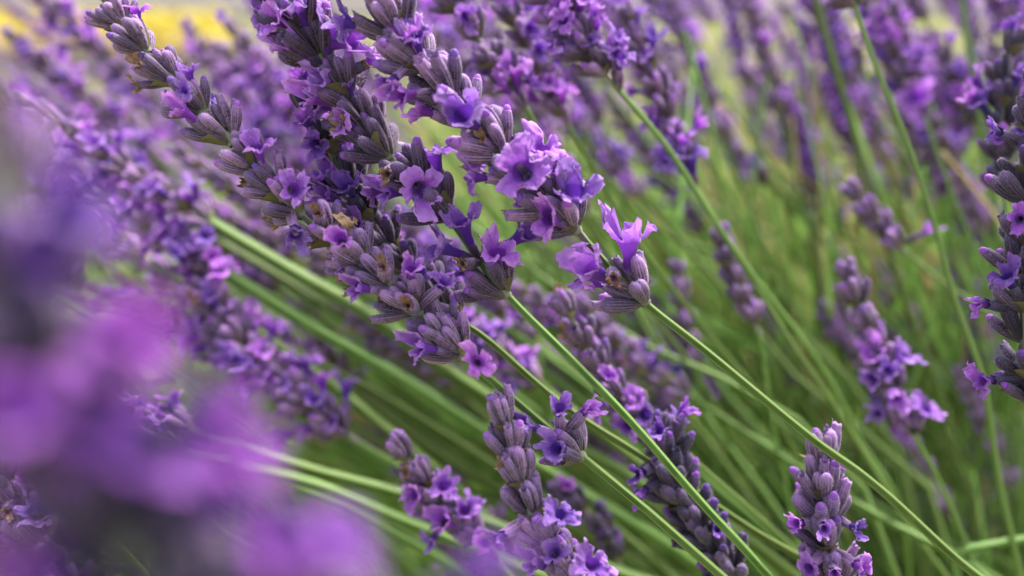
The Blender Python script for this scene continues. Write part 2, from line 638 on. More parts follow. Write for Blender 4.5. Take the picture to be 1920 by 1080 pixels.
def lavender(label, axis, nspike, detail='hi', dark=False, st=None, flowers=(), dries=(), extra=(), sp=6.4, rs=1.05,
             seed=1, group=None, flat=.10, fsize=1.0, tipk=.72, end_k=1.0):
    """one lavender stem. axis: (u, v, d) from the tip of the spike down; the first nspike points carry the spike;
    extra: points of the photograph where a separate lower whorl sits"""
    R = random.Random(seed)
    st = dict(st or {})
    ctrl = [P(*q) for q in axis]
    sp_end = ctrl[nspike - 1]
    pts = catmull(run_down(ctrl, R, flat), .0018)
    base = pts[-1].copy()
    base.z = 0
    rt = root("lavender_stem", base, label, group)
    iend = nearest(pts, sp_end)
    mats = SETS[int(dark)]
    # stalk
    sides = 16 if detail == 'hi' else 8
    g = stalk_geo([q - base for q in pts[2:]], .45 * MM, rs * MM, sides, iend - 2)
    mesh_obj("stalk", g.mesh("stalk", [M_SPST, M_STEM]), rt)
    # whorls
    arc = [0]
    for i in range(1, len(pts)):
        arc.append(arc[-1] + (pts[i] - pts[i - 1]).length)
    Ltot = arc[iend]
    where, s = [], 5.2 * MM
    while s < Ltot + 1.0 * MM:
        where.append((s, tipk + (end_k - tipk) * min(1, s / (.35 * Ltot + 1e-9))))
        s += sp * .84 * MM * R.uniform(.88, 1.12) 
    for e in extra:
        where.append((arc[nearest(pts, P(*e))], 1.0))
    a0 = R.uniform(0, 3)
    for wi, (s, k) in enumerate(where):
        i = min(range(len(pts)), key=lambda q: abs(arc[q] - s))
        i = max(1, min(len(pts) - 2, i))
        T = (pts[i - 1] - pts[i + 1]).normalized()
        N = (RIGHT - T * RIGHT.dot(T)).normalized()
        q = dict(st)
        q['k'] = k * st.get('size', 1.0)
        q['az'] = a0 + (wi % 2) * 1.57 + R.uniform(-.3, .3)
        if wi == 0:
            q['tilt'] = (8, 26)
        items, br = whorl_items(R, T, N, q)
        loc = Matrix.Translation(pts[i] - base)
        if detail == 'hi':
            g = Geo()
            for M in br:
                g.geo(R.choice(BR), M, R.random())
            cush = [(.75, -1.0), (1.0, -.2), (.95, .6), (.6, 1.3)]
            fr = frame(T, N)
            cv = [tuple(fr @ Vector((r_ * MM * math.cos(j * .785) * k, r_ * MM * math.sin(j * .785) * k, z_ * MM))) for r_, z_ in cush for j in range(8)]
            g.add(cv, grid_faces(4, 8), [(.3, .5, .4)] * len(cv), SPST)
            wo = mesh_obj("whorl", g.mesh("whorl", mats), rt, loc)
            for kind, M in items:
                c = R.choice(CAL_OPEN if kind != 'bud' else CAL_HI)
                mesh_obj("bud" if kind == 'bud' else "calyx", once(c, "calyx", dark), wo, M)
                if kind == 'fl':
                    mesh_obj("flower", once(R.choice(COR_HI), "flower", dark), wo, flower_matrix(M, c) @ Matrix.Diagonal((R.uniform(.7, 1.1), R.uniform(.7, 1.1), R.uniform(.75, 1.05), 1)))
                elif kind == 'dry':
                    mesh_obj("withered_flower", once(R.choice(DRY_HI), "withered_flower", dark), wo, flower_matrix(M, c))
        else:
            g = Geo()
            merged_items(g, items, br, R, detail == 'lo')
            mesh_obj("whorl", g.mesh("whorl", mats), rt, loc)
    # flowers seen at their own places
    for kind, lst in (('flower', flowers), ('withered_flower', dries)):
        for fl in lst:
            u, v = fl[0], fl[1]
            size = (fl[2] if len(fl) > 2 else 1.0) * fsize * (.80 if kind == 'flower' else .62)
            tow = fl[3] if len(fl) > 3 else 3.0
            # depth of the axis where it passes nearest in the picture
            bi, bd = 0, 1e9
            for i in range(0, len(pts)):
                rel = pts[i] - CAM
                D = rel.dot(FWD)
                if D <= 0:
                    continue
                uu = 960 + rel.x / D / HT * 960
                vv = 540 - rel.dot(UP) / D / HT * 960
                dd = (uu - u) ** 2 + (vv - v) ** 2
                if dd < bd:
                    bi, bd, dep = i, dd, D
            t3 = P(u, v, (dep - tow * MM) / FOC)
            reach = (8.6 if kind == 'flower' else 6.6) * MM * SZ * (size if kind == 'flower' else 1)
            rng = [i for i in range(max(1, bi - 1), min(len(pts) - 2, bi + 9))]
            i = min(rng, key=lambda q: abs((t3 - pts[q]).length - reach))
            d = t3 - pts[i]
            T = (pts[i - 1] - pts[i + 1]).normalized()
            s = SZ * max(.8, min(1.25, d.length / reach))
            inward = -(d - T * d.dot(T))
            M = at(frame(d, inward), pts[i] - base, s)
            c = R.choice(CAL_OPEN if detail != 'lo' else CAL_LO)
            po = mesh_obj("calyx", once(c, "calyx", dark), rt, M)
            fm = Matrix.Translation((0.4 * MM, 0, c.L * .93)) @ Matrix.Rotation(-math.pi / 2 + R.uniform(-.5, .5), 4, 'Z') @ Matrix.Scale(size / s * R.uniform(.95, 1.1), 4) @ Matrix.Diagonal((R.uniform(.72, 1.1), R.uniform(.85, 1.1), R.uniform(.8, 1.1), 1))
            mesh_obj(kind, once(R.choice(COR_HI if kind == 'flower' else DRY_HI), kind, dark), po, fm)
    return rt


# ------------------------------------------------------------------ the setting
def structure(name, g, mats, kind='structure', label=None):
    o = mesh_obj(name, g.mesh(name, mats))
    o['kind'] = kind
    if label:
        o['label'] = label
        o['category'] = name.replace('_', ' ')
    return o


m, n, b = mat("soil")
c = mixc(n, ramp(n, nz(n, 3.0, 6), 0.35, 0.65), (0.14, 0.17, 0.05), (0.29, 0.27, 0.11))
c = mixc(n, ramp(n, nz(n, 40.0, 6), 0.4, 0.7), c, (0.06, 0.075, 0.025))
n.links.new(c, b.inputs["Base Color"])
b.inputs["Roughness"].default_value = .95
b.inputs["Specular IOR Level"].default_value = 0
g = Geo()
gx = sorted(set([-400, -120, -40, -15, 15, 40, 120, 400] + [q * .6 for q in range(-14, 15)]))
gy = [-6, -2, -.5] + [q * .3 for q in range(0, 40)] + [13, 16, 20, 30, 60, 120, 250, 700]
gv = [(x, y, .03 * noise.noise(Vector((x * .9, y * .9, 0))) if abs(x) < 9 and -.6 < y < 12 else 0) for y in gy for x in gx]
g.add(gv, grid_faces(len(gy), len(gx), 0, False), [(0, 0, 0)] * len(gv), 0)
structure("ground", g, [m])

# pale bare field behind the yellow one
m, n, b = mat("bare_field")
c = mixc(n, ramp(n, nz(n, .3, 5), 0.35, 0.65), (0.10, 0.092, 0.085), (0.13, 0.122, 0.112))
n.links.new(c, b.inputs["Base Color"])
b.inputs["Roughness"].default_value = .95
b.inputs["Specular IOR Level"].default_value = 0
g = Geo()
g.add([(-300, 17, .06), (300, 17, .06), (300, 420, .07), (-300, 420, .07)], [(0, 1, 2, 3)], [(0, 0, 0)] * 4, 0)
structure("far_field", g, [m])

# yellow crop
R = random.Random(5)
g = Geo()
for i in range(9000):
    y = 6.2 + 10.5 * R.random() ** 1.3
    x = -y * R.uniform(.30, 1.0) ** .9
    h = R.uniform(.10, .22)
    s = R.uniform(.03, .07)
    yel = R.random() < .62
    a = R.uniform(0, 6.28)
    tl = R.uniform(.2, .9)
    vx, vy = Vector((math.cos(a), math.sin(a), 0)), Vector((-math.sin(a) * math.cos(tl), math.cos(a) * math.cos(tl), math.sin(tl)))
    ctr = Vector((x, y, h if yel else h * .7))
    vv = []
    for k in range(6):
        t = k * 1.047
        vv.append(tuple(ctr + (vx * math.cos(t) + vy * math.sin(t)) * s * R.uniform(.7, 1.1)))
    g.add(vv, [(0, 1, 2, 3, 4, 5)], [(0, 0, R.random())] * 6, 0 if yel else 1)
    if i % 3 == 0:
        g.add([(x - .004, y, 0), (x + .004, y, 0), tuple(ctr)], [(0, 1, 2)], [(0, 0, .5)] * 3, 1)
structure("yellow_crop", g, [M_YEL, M_YGR], 'stuff', "yellow flowering crop in a far strip beyond the lavender")

# spikes for the distance: whole flower spikes in one mesh each
def spike_geo(seed, lo=True, fl=.35, n=None, sp=6.0, tilt=(28, 46), nn=(3, 4)):
    R = random.Random(seed)
    g = Geo()
    n = n or R.randint(7, 10)
    z = 0
    cx, cy = R.uniform(-1, 1), R.uniform(-1, 1)
    gap = R.random() < .5
    for i in range(n):
        k = 1 if i < n * .6 else 1 - .35 * (i - n * .6) / (n * .4)
        f = fl * (1.4 if i < n * .6 else .35)
        items, br = whorl_items(R, Vector((0, 0, 1)), Vector((1, 0, 0)), dict(k=k, n=nn, n2=(0, 2), fl=f, dry=0, tilt=tilt if i < n - 1 else (5, 20), az=i * 1.57 + R.uniform(-.3, .3)))
        gi = Geo()
        merged_items(gi, items, br, R, lo)
        gi.done()
        t = z / .05
        g.geo(gi, Matrix.Translation((cx * .0015 * t * t, cy * .0015 * t * t, z)))
        g.p[-1][:, 2] = gi.Pt[:, 2]
        z += sp * MM * R.uniform(.85, 1.15) * (2.2 if gap and i == 0 else 1)
    g.H = z
    axis = [Vector((cx * .0015 * (q / .05) ** 2, cy * .0015 * (q / .05) ** 2, q)) for q in np.linspace(-.001, z, 8)]
    sg = stalk_geo(axis, .8 * MM, .4 * MM, 6, 99, (SPST, SPST))
    sg.done()
    g.geo(sg)
    return g


R0 = random.Random(77)
SPK_F = [spike_geo(400 + i, True, .34, R0.randint(8, 12), 5.2, (18, 44), (3, 4)) for i in range(8)]
SPK_B = [spike_geo(450 + i, True, .03, sp=4.8, tilt=(18, 32)) for i in range(4)]
for q in SPK_F + SPK_B:
    q.me = q.mesh("flower_spike", MATS)
    q.med = None


def tiny_spike(seed):
    """coarse spike for the mass of the far rows"""
    R = random.Random(seed)
    g = Geo()
    for i in range(8):
        z = i * 6.2
        for j in range(6):
            a = j * 1.047 + i * .6 + R.uniform(-.3, .3)
            r = R.uniform(1.5, 5.5) * (1 if i < 5 else .7)
            c = Vector((r * math.cos(a), r * math.sin(a), z + R.uniform(0, 5)))
            s = R.uniform(1.6, 3.2)
            up = Vector((math.cos(a) * .7, math.sin(a) * .7, 1)).normalized()
            sx = up.orthogonal().normalized()
            sy = up.cross(sx)
            vv = [c - up * s * 1.2, c + sx * s * .7, c + sy * s * .7, c - sx * s * .7, c - sy * s * .7, c + up * s * 1.2]
            g.add(np.array([tuple(q) for q in vv]) * MM, [(0, 2, 1), (0, 3, 2), (0, 4, 3), (0, 1, 4), (5, 1, 2), (5, 2, 3), (5, 3, 4), (5, 4, 1)],
                  [(.5 * R.random(), .8, 0)] * 6, PETAL if R.random() < .5 else CALYX)
    g.H = .052
    return g.done()


TINY = [tiny_spike(700 + i) for i in range(5)]
R = random.Random(9)
g = Geo()
cnt = 0
while cnt < 1500:
    y = R.uniform(.95, 4.2)
    x = R.uniform(-1, 1) * (y * .75 + .1)
    if x > -.12 * y and y < 1.9:
        continue
    h = R.uniform(.24, .40) * (1 if y > 1.4 else .9)
    t = Vector((R.uniform(-.55, .05), R.uniform(-.2, .2), 1)).normalized()
    M = at(frame(t, Vector((1, 0, 0))), Vector((x, y, h)), R.uniform(.9, 1.3))
    g.geo(R.choice(TINY), M, R.random())
    bx = x - t.x * .3
    by = y - t.y * .3
    g.add([(x - .001, y, h), (x + .001, y, h), (bx + .0015, by, 0), (bx - .0015, by, 0)], [(0, 1, 2, 3)], [(.6, .5, R.random())] * 4, 6)
    cnt += 1
structure("lavender_mass", g, MATS + [M_STEM], 'stuff', "far mass of blurred purple lavender rows below the yellow strip")


# grass, stems and leaves under and behind the spikes
def blade(g, a, b, wid, sag, R, mi, flat=True):
    """one grass blade or thin stem from a (top) to b (foot)"""
    n = 6
    ax = (a - b)
    side = ax.cross(Vector((R.uniform(-1, 1), R.uniform(-1, 1), R.uniform(-.3, .3)))).normalized()
    up = side.cross(ax).normalized()
    v = []
    for i in range(n):
        t = i / (n - 1)
        c = a.lerp(b, t) + up * sag * math.sin(t * math.pi) * ax.length
        wd = wid * (.15 + .85 * min(1, t * 2.2)) if flat else wid * .5
        if flat:
            v += [tuple(c - side * wd), tuple(c + up * wd * .35), tuple(c + side * wd)]
        else:
            v += [tuple(c + side * wd), tuple(c - side * wd * .5 + up * wd * .87), tuple(c - side * wd * .5 - up * wd * .87)]
    rv = R.random()
    g.add(v, grid_faces(n, 3, 0, not flat), [(.5, .5, rv)] * len(v), mi)


R = random.Random(21)
g = Geo()
for i in range(5200):
    u = R.uniform(300, 2050)
    v = R.uniform(330, 1350)
    if u < 1000 and v < 330 + (1000 - u) * .3:
        continue
    d = R.choice([R.uniform(2.0, 3.6), R.uniform(2.6, 6.5), R.uniform(5, 11)])
    f = max(0, min(1, (u - 600) / 1100))
    ang = math.radians(148 - 42 * f + R.gauss(0, 13))
    L = R.uniform(.05, .13)
    a = P(u, v, d)
    dv = RIGHT * math.cos(ang) + Vector((0, 0, 1)) * math.sin(ang) + Vector((0, R.uniform(-.4, .25), 0))
    dv.normalize()
    top = a + dv * L * .5
    foot = a - dv * L * .7
    foot.z = max(foot.z, -.01)
    if top.z < .02:
        continue
    dry = R.random() < (.40 if 1350 < u < 1750 and v < 620 else .13)
    blade(g, top, foot, R.uniform(.7, 1.5) * MM, R.uniform(-.1, .1), R, 1 if dry else 0, R.random() < .55)
for i in range(6500):     # ground level turf further off
    y = .25 + 2.6 * R.random() ** 1.4
    x = R.uniform(-1, 1) * (y * .75 + .15)
    h = R.uniform(.05, .20)
    top = Vector((x + R.uniform(-.10, .02), y + R.uniform(-.05, .05), h))
    dry = R.random() < (.55 if .8 < y < 2.3 and x > 0 else .12)
    blade(g, top, Vector((x, y, -.01)), R.uniform(1.2, 2.6) * MM, R.uniform(-.1, .1), R, 1 if dry else 0)
structure("grass", g, [M_GRASS, M_STRAW], 'stuff', "green and straw coloured grass blades growing under the lavender")

g = Geo()
for i in range(950):
    u = R.uniform(1350, 2250) if i % 3 else R.uniform(-500, 500)
    v = R.uniform(880 if i % 3 else 760, 1600)
    c = P(u, v, R.uniform(2.2, 4.2))
    if c.z < .02:
        continue
    ax = Vector((R.uniform(-.5, .3), R.uniform(-.3, .3), 1)).normalized()
    for k in range(R.randint(8, 14)):
        a = R.uniform(0, 6.28)
        o = ax.orthogonal().normalized()
        rd = (o * math.cos(a) + ax.cross(o) * math.sin(a))
        bpt = c + ax * (k * 1.6 * MM)
        blade(g, bpt + (rd * .8 + ax * R.uniform(.5, 1.3)).normalized() * R.uniform(10, 22) * MM, bpt, R.uniform(.8, 1.5) * MM, R.uniform(-.1, .1), R, 0)
structure("lavender_leaves", g, [M_LEAF], 'stuff', "grey green narrow lavender leaves low in the bush")

# ------------------------------------------------------------------ the lavender stems in focus
lavender("long sharp lavender spike slanting from the upper left, ending in a star-shaped open flower",
         [(160, -70, .98), (222, 30, .98), (310, 135, .98), (430, 262, .98), (560, 398, .98), (700, 510, .98), (800, 600, .98), (893, 688, .98),
          (1085, 852, .99), (1240, 985, 1.0), (1370, 1095, 1.02)], 8, seed=101, sp=6.5, rs=1.0, st=dict(fl=.04, dry=.04, n=(5, 6), n2=(2, 3), tilt=(22, 62)),
         extra=[(1085, 852, .99)],
         flowers=[(362, 188, .62), (486, 285, 1.15), (541, 352, .9), (548, 428, .95), (646, 456, .95, 6), (690, 545, .95), (828, 530, .7), (812, 658, 1.0), (900, 682, 1.0, 6),
                  (1052, 775, .95), (1105, 768, .85), (1000, 803, 1.1)],
         dries=[(768, 576, 1, 6), (722, 500, 1, 6), (1050, 835, 1), (600, 400, 1, 5)])

lavender("wide dark lavender spike with blue violet flowers at its top, left of the pale-budded one",
         [(455, -110, 1.0), (520, -20, 1.0), (590, 90, 1.01), (655, 190, 1.02), (725, 290, 1.02), (790, 350, 1.02), (838, 405, 1.02),
          (945, 548, 1.02), (1075, 680, 1.02), (1230, 845, 1.04), (1420, 1060, 1.08)], 7, dark=2, seed=102, sp=6.8, rs=1.1,
         st=dict(fl=.08, n=(5, 6), n2=(2, 3), tilt=(24, 62), size=1.3), fsize=1.22, extra=[(940, 543, 1.02)],
         flowers=[(520, 40, 1.1), (548, 82, 1.15), (560, 20, 1.1), (622, 48, 1.15), (650, 75, 1.0), (612, 165, 1.1), (600, 190, 1.0), (782, 352, 1.15, 6), (735, 362, 1.0), (660, 240, .8),
                  (870, 425, 1.1), (832, 470, 1.05), (932, 470, 1.2, 5), (972, 440, .9)],
         dries=[(690, 112, .8), (720, 325, 1, 6), (868, 498, 1, 5)])

lavender("broad lavender spike with pale buds and pink violet flowers, ending at a separate lower whorl",
         [(600, -150, .93), (680, -40, .94), (745, 60, .95), (812, 150, .96), (880, 225, .97), (960, 300, .98), (1045, 385, .99), (1098, 452, 1.0),
          (1205, 562, 1.0), (1330, 665, 1.01), (1520, 822, 1.03), (1630, 905, 1.05), (1790, 1045, 1.08)], 8, seed=103, sp=6.9, rs=1.08,
         st=dict(fl=.06, n=(5, 6), n2=(2, 3), tilt=(22, 62), size=1.28), fsize=1.2, extra=[(1202, 560, 1.0)],
         flowers=[(760, 60, 1.2), (785, 85, .9), (862, 205, 1.4, 6), (735, 145, .8), (765, 182, .95), (978, 322, 1.2, 6), (1022, 285, 1.0), (1078, 362, 1.25, 5), (1032, 415, 1.1, 5), (1050, 330, 1.0),
                  (1183, 448, 1.3), (1102, 508, 1.35)],
         dries=[(1148, 520, 1, 6), (905, 262, .7)])

lavender("dark spike crossing behind the long sharp spike, its buds nearly black",
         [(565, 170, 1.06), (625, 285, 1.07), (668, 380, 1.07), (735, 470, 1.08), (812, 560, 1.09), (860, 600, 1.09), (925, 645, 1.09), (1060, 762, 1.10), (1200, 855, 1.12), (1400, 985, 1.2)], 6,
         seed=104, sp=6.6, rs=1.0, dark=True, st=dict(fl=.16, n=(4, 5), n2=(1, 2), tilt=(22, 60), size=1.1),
         flowers=[(622, 335, 1.1), (625, 375, 1.1), (590, 255, .9), (705, 355, 1.0)], dries=[(680, 432, 1.1)])

lavender("upright bud spike with a bare pointed tip rising beside the lowest separate whorl",
         [(925, 728, .95), (950, 800, .95), (970, 880, .95), (1000, 965, .95), (1045, 1040, .96), (1110, 1130, .97), (1190, 1240, 1.0)], 6, seed=105, sp=5.0, rs=1.0,
         st=dict(fl=0, n=(4, 5), n2=(1, 2), tilt=(20, 38)),
         flowers=[(1050, 975, 1.0), (953, 1000, .8), (1008, 1062, 1.1), (1108, 1062, 1.1, 5), (1050, 1050, .8)])

lavender("straight upright spike with grey lilac buds on top and violet flowers round its foot",
         [(1545, 812, 1.08), (1543, 880, 1.08), (1545, 960, 1.08), (1555, 1050, 1.08), (1570, 1150, 1.1), (1600, 1260, 1.14)], 5, seed=106, sp=5.4, rs=.95,
         st=dict(fl=0, n=(4, 5), n2=(1, 3), tilt=(22, 52), size=1.25),
         flowers=[(1503, 985, .75), (1545, 985, .6, 6), (1590, 980, .8), (1525, 1052, .8), (1600, 1052, .85, 5), (1565, 1075, .6, 6)], tipk=.85)

lavender("dark grey-green fading spike with blue violet petals on its left flank",
         [(1272, 775, 1.14), (1252, 840, 1.14), (1262, 905, 1.14), (1310, 985, 1.15), (1375, 1080, 1.16), (1450, 1180, 1.2)], 5, seed=107, sp=4.6, rs=1.0,
         st=dict(fl=.05, n=(5, 6), n2=(2, 4), tilt=(24, 58), size=1.22), dark=1,
         flowers=[(1210, 880, .8), (1213, 912, .8), (1345, 1005, .8)])

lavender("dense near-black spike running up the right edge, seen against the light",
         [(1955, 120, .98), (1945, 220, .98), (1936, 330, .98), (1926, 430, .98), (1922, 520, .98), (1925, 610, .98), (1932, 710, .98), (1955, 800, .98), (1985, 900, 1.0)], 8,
         seed=108, sp=6.2, rs=1.0, dark=True, st=dict(fl=.05, n=(4, 5), n2=(1, 2), tilt=(24, 60), size=1.1),  # dark set paints the backlit look into buds and petals
         flowers=[(1886, 258, .75, 0), (1868, 575, .7, 0), (1872, 715, .8, 0), (1908, 405, .6, 6)])

lavender("sharp silvery lilac spike in the corner below the huge blurred flower",
         [(-130, 660, 1.0), (-70, 760, 1.0), (-10, 850, 1.0), (35, 940, 1.0), (85, 1040, 1.0), (145, 1150, 1.0), (240, 1270, 1.02)], 6, seed=109, sp=5.6, rs=1.0,
         st=dict(fl=.14, n=(4, 6), n2=(2, 3), tilt=(26, 66), size=1.15),
         flowers=[(20, 850, 1.1), (70, 960, 1.3, 6), (50, 920, 1.0), (10, 1000, .8), (90, 1060, .9)], dries=[(5, 960, 1.0, 7)])

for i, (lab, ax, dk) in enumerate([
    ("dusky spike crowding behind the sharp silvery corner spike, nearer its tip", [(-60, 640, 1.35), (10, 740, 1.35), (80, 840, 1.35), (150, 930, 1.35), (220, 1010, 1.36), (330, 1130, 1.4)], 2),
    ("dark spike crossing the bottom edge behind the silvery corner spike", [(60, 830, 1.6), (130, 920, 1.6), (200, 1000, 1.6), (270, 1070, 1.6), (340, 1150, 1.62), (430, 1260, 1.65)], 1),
    ("dark lowest spike in the corner, mostly under the silvery one", [(-140, 860, 1.25), (-80, 940, 1.25), (-20, 1010, 1.25), (50, 1080, 1.25), (120, 1160, 1.26), (200, 1260, 1.3)], 1),
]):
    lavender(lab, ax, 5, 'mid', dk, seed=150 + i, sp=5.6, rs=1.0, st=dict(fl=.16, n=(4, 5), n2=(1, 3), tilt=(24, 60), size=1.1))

# slightly out of focus
lavender("soft spike with open violet rosettes, leaning over the flat lying green stems",
         [(738, 818, 1.22), (775, 875, 1.22), (815, 925, 1.23), (862, 975, 1.24), (925, 1045, 1.25), (1020, 1150, 1.3)], 5, 'mid', seed=110, sp=6.0, rs=1.1,
         st=dict(fl=.05, n=(4, 5), n2=(1, 3), tilt=(22, 40)),
         flowers=[(785, 930, 1.15), (835, 915, 1.1), (845, 985, 1.15), (875, 962, 1.1), (912, 1025, 1.1), (815, 1000, .9)])

lavender("blurred pinkish spike leaning along the thick green stems, crowned by one bright flower clump",
         [(345, 440, 1.5), (375, 530, 1.5), (415, 600, 1.5), (475, 670, 1.5), (545, 730, 1.5), (610, 785, 1.5), (672, 830, 1.5), (760, 880, 1.5), (900, 960, 1.55), (1060, 1060, 1.6)], 7, 'mid',
         seed=111, sp=5.4, rs=1.7, st=dict(fl=.22, n=(5, 6), n2=(2, 3), tilt=(24, 62), size=1.3),
         flowers=[(370, 460, 1.3), (395, 480, 1.2), (350, 480, 1.2), (380, 450, 1.1), (500, 665, 1.1), (540, 730, 1.1), (570, 740, 1.0), (630, 800, 1.1)])

lavender("spike with a pink flower star at its base, directly behind the broad pale-budded spike",
         [(800, -70, 1.25), (850, 0, 1.25), (905, 85, 1.26), (950, 150, 1.28), (980, 195, 1.28), (1015, 262, 1.3), (1085, 390, 1.35), (1200, 560, 1.5)], 5, 'mid', seed=112, sp=6.4, rs=1.0,
         st=dict(fl=.15, n=(4, 5), tilt=(24, 60)), flowers=[(968, 138, 1.4), (948, 170, 1.1), (990, 150, 1.0), (865, 20, .9)])

lavender("spike with a drooping lilac tuft at its foot on a thin arching green stem",
         [(920, -40, 1.35), (970, 45, 1.35), (1010, 120, 1.36), (1045, 190, 1.38), (1065, 235, 1.38), (1120, 330, 1.4), (1180, 430, 1.42), (1290, 580, 1.5)], 5, 'mid', seed=113, sp=6.2, rs=1.0,
         st=dict(fl=.15, n=(3, 5), tilt=(22, 44)), flowers=[(1055, 180, 1.2), (1040, 175, 1.0), (990, 45, 1.1), (1005, 85, 1.0)])

lavender("thick dense spike with a dark budded base on a straight pale stem",
         [(960, -110, 1.2), (1030, -20, 1.2), (1080, 60, 1.22), (1120, 120, 1.23), (1152, 160, 1.24), (1240, 265, 1.28), (1310, 365, 1.33), (1400, 500, 1.4)], 5, 'mid', seed=114, sp=5.0, rs=1.0,
         st=dict(fl=.24, n=(5, 6), n2=(2, 3), tilt=(34, 64), size=1.05), flowers=[(1090, 10, 1.2), (1105, 80, 1.2), (1158, 95, 1.2), (1165, 120, 1.1), (1060, 25, 1.0)])

lavender("narrow spike with a bright flower ball at its base where the long stem bends away",
         [(1165, 10, 1.4), (1205, 95, 1.4), (1240, 180, 1.4), (1262, 240, 1.4), (1285, 310, 1.4), (1345, 420, 1.4), (1440, 575, 1.42), (1560, 760, 1.46), (1660, 920, 1.5)], 5, 'mid', seed=115, sp=6.2, rs=.95,
         st=dict(fl=.22, n=(3, 5), tilt=(22, 60)), flowers=[(1270, 285, 1.7), (1298, 292, 1.5), (1255, 300, 1.4), (1285, 260, 1.3), (1210, 115, 1.1), (1225, 85, 1.0)])

lavender("slim grey mauve bud spike without flowers beside the long bending stem",
         [(1345, 425, 1.5), (1365, 480, 1.5), (1385, 535, 1.5), (1405, 585, 1.5), (1422, 625, 1.5), (1435, 690, 1.52), (1450, 790, 1.55), (1475, 920, 1.6)], 5, 'mid', seed=116, sp=5.2, rs=.8,
         st=dict(fl=0, n=(3, 4), n2=(1, 2), tilt=(18, 34)))

lavender("half open spike, grey buds above and violet flowers below, on a thin green stem",
         [(1585, 488, 1.4), (1603, 550, 1.4), (1630, 620, 1.4), (1660, 690, 1.4), (1690, 745, 1.4), (1712, 808, 1.4), (1755, 890, 1.42), (1795, 975, 1.44), (1830, 1070, 1.46)], 5, 'mid', seed=117, sp=6.0, rs=.75,
         st=dict(fl=0, n=(4, 5), n2=(1, 3), tilt=(22, 40)), extra=[(1708, 800, 1.4)],
         flowers=[(1645, 670, 1.2), (1690, 672, 1.2), (1640, 700, 1.0), (1665, 690, 1.1, 6), (1680, 740, 1.2, 6), (1735, 775, 1.1), (1655, 775, .9)])

lavender("faint small grey bud spike tucked behind the half open spike",
         [(1545, 555, 2.0), (1560, 600, 2.0), (1585, 640, 2.0), (1610, 675, 2.0), (1650, 740, 2.05), (1700, 830, 2.1)], 4, 'mid', seed=118, sp=5.2, rs=.8, st=dict(fl=0, n=(3, 4), n2=(1, 2), tilt=(18, 34)))

lavender("grey violet bud spike with one side flower, pointing at the tan dry grass",
         [(1590, 345, 1.6), (1620, 385, 1.6), (1655, 425, 1.6), (1700, 475, 1.6), (1770, 530, 1.62), (1860, 590, 1.66), (2000, 700, 1.75)], 4, 'mid', seed=119, sp=5.4, rs=.7,
         st=dict(fl=0, n=(3, 4), tilt=(20, 38)), flowers=[(1725, 437, .9)])

lavender("bold arching green stem carrying only the underside of a flower spike at the top edge",
         [(1535, -180, 1.3), (1560, -100, 1.3), (1580, -40, 1.3), (1602, 8, 1.3), (1640, 110, 1.3), (1690, 240, 1.31), (1740, 380, 1.32), (1790, 555, 1.34), (1840, 710, 1.36), (1870, 880, 1.4)], 4, 'mid', seed=120, sp=6, rs=1.0,
         st=dict(fl=.2, n=(4, 5), tilt=(34, 60)))

lavender("mid purple spike with a round pale flower below it, beside the bold arching stem",
         [(1640, -30, 1.75), (1668, 40, 1.75), (1690, 100, 1.75), (1712, 145, 1.75), (1735, 220, 1.78), (1780, 350, 1.82), (1850, 520, 1.9)], 4, 'mid', seed=121, sp=6.0, rs=.9,
         st=dict(fl=.35, n=(4, 5), tilt=(24, 60)), flowers=[(1720, 180, 1.7), (1705, 100, 1.3), (1715, 125, 1.2)])

lavender("loose violet spike standing between the thin upright stems and the near-black spike",
         [(1765, 85, 1.95), (1785, 140, 1.95), (1805, 195, 1.95), (1828, 248, 1.95), (1860, 340, 2.0), (1900, 460, 2.05)], 4, 'mid', seed=122, sp=6, rs=.8, st=dict(fl=.4, n=(3, 5), tilt=(26, 48)))

lavender("dark blue violet spike partly hidden by the near-black spike",
         [(1905, 60, 1.3), (1885, 140, 1.3), (1877, 220, 1.3), (1880, 300, 1.3), (1885, 375, 1.3), (1895, 470, 1.32), (1915, 600, 1.36)], 5, 'mid', True, seed=123, sp=6.2, rs=.9,
         st=dict(fl=.25, n=(4, 5), tilt=(24, 60)))

lavender("plump lilac bud spike whose lower end flowers behind two crossing stems",
         [(1045, 552, 1.22), (1080, 610, 1.23), (1110, 665, 1.24), (1150, 725, 1.25), (1200, 775, 1.26), (1250, 820, 1.28), (1380, 930, 1.34), (1500, 1040, 1.4)], 5, 'mid', seed=124, sp=6.6, rs=.95,
         st=dict(fl=0, n=(4, 5), n2=(1, 3), tilt=(22, 42)), flowers=[(1150, 712, 1.1), (1195, 755, 1.2), (1215, 785, 1.1), (1130, 765, 1.0), (1190, 800, .9)])

lavender("dim brownish bud spike lying just behind the plump lilac bud spike",
         [(1085, 560, 1.6), (1130, 612, 1.6), (1180, 665, 1.6), (1235, 715, 1.6), (1330, 770, 1.64), (1470, 850, 1.7), (1640, 960, 1.8)], 4, 'mid', seed=125, sp=5.6, rs=.8, st=dict(fl=.02, n=(3, 4), tilt=(20, 38)))

lavender("thin upright dusky bud spike under the isolated two-flower whorl",
         [(1268, 480, 1.8), (1275, 545, 1.8), (1288, 620, 1.8), (1305, 705, 1.8), (1325, 800, 1.84), (1350, 900, 1.9)], 4, 'mid', seed=126, sp=6.0, rs=.7, st=dict(fl=.02, n=(2, 4), tilt=(18, 34)))

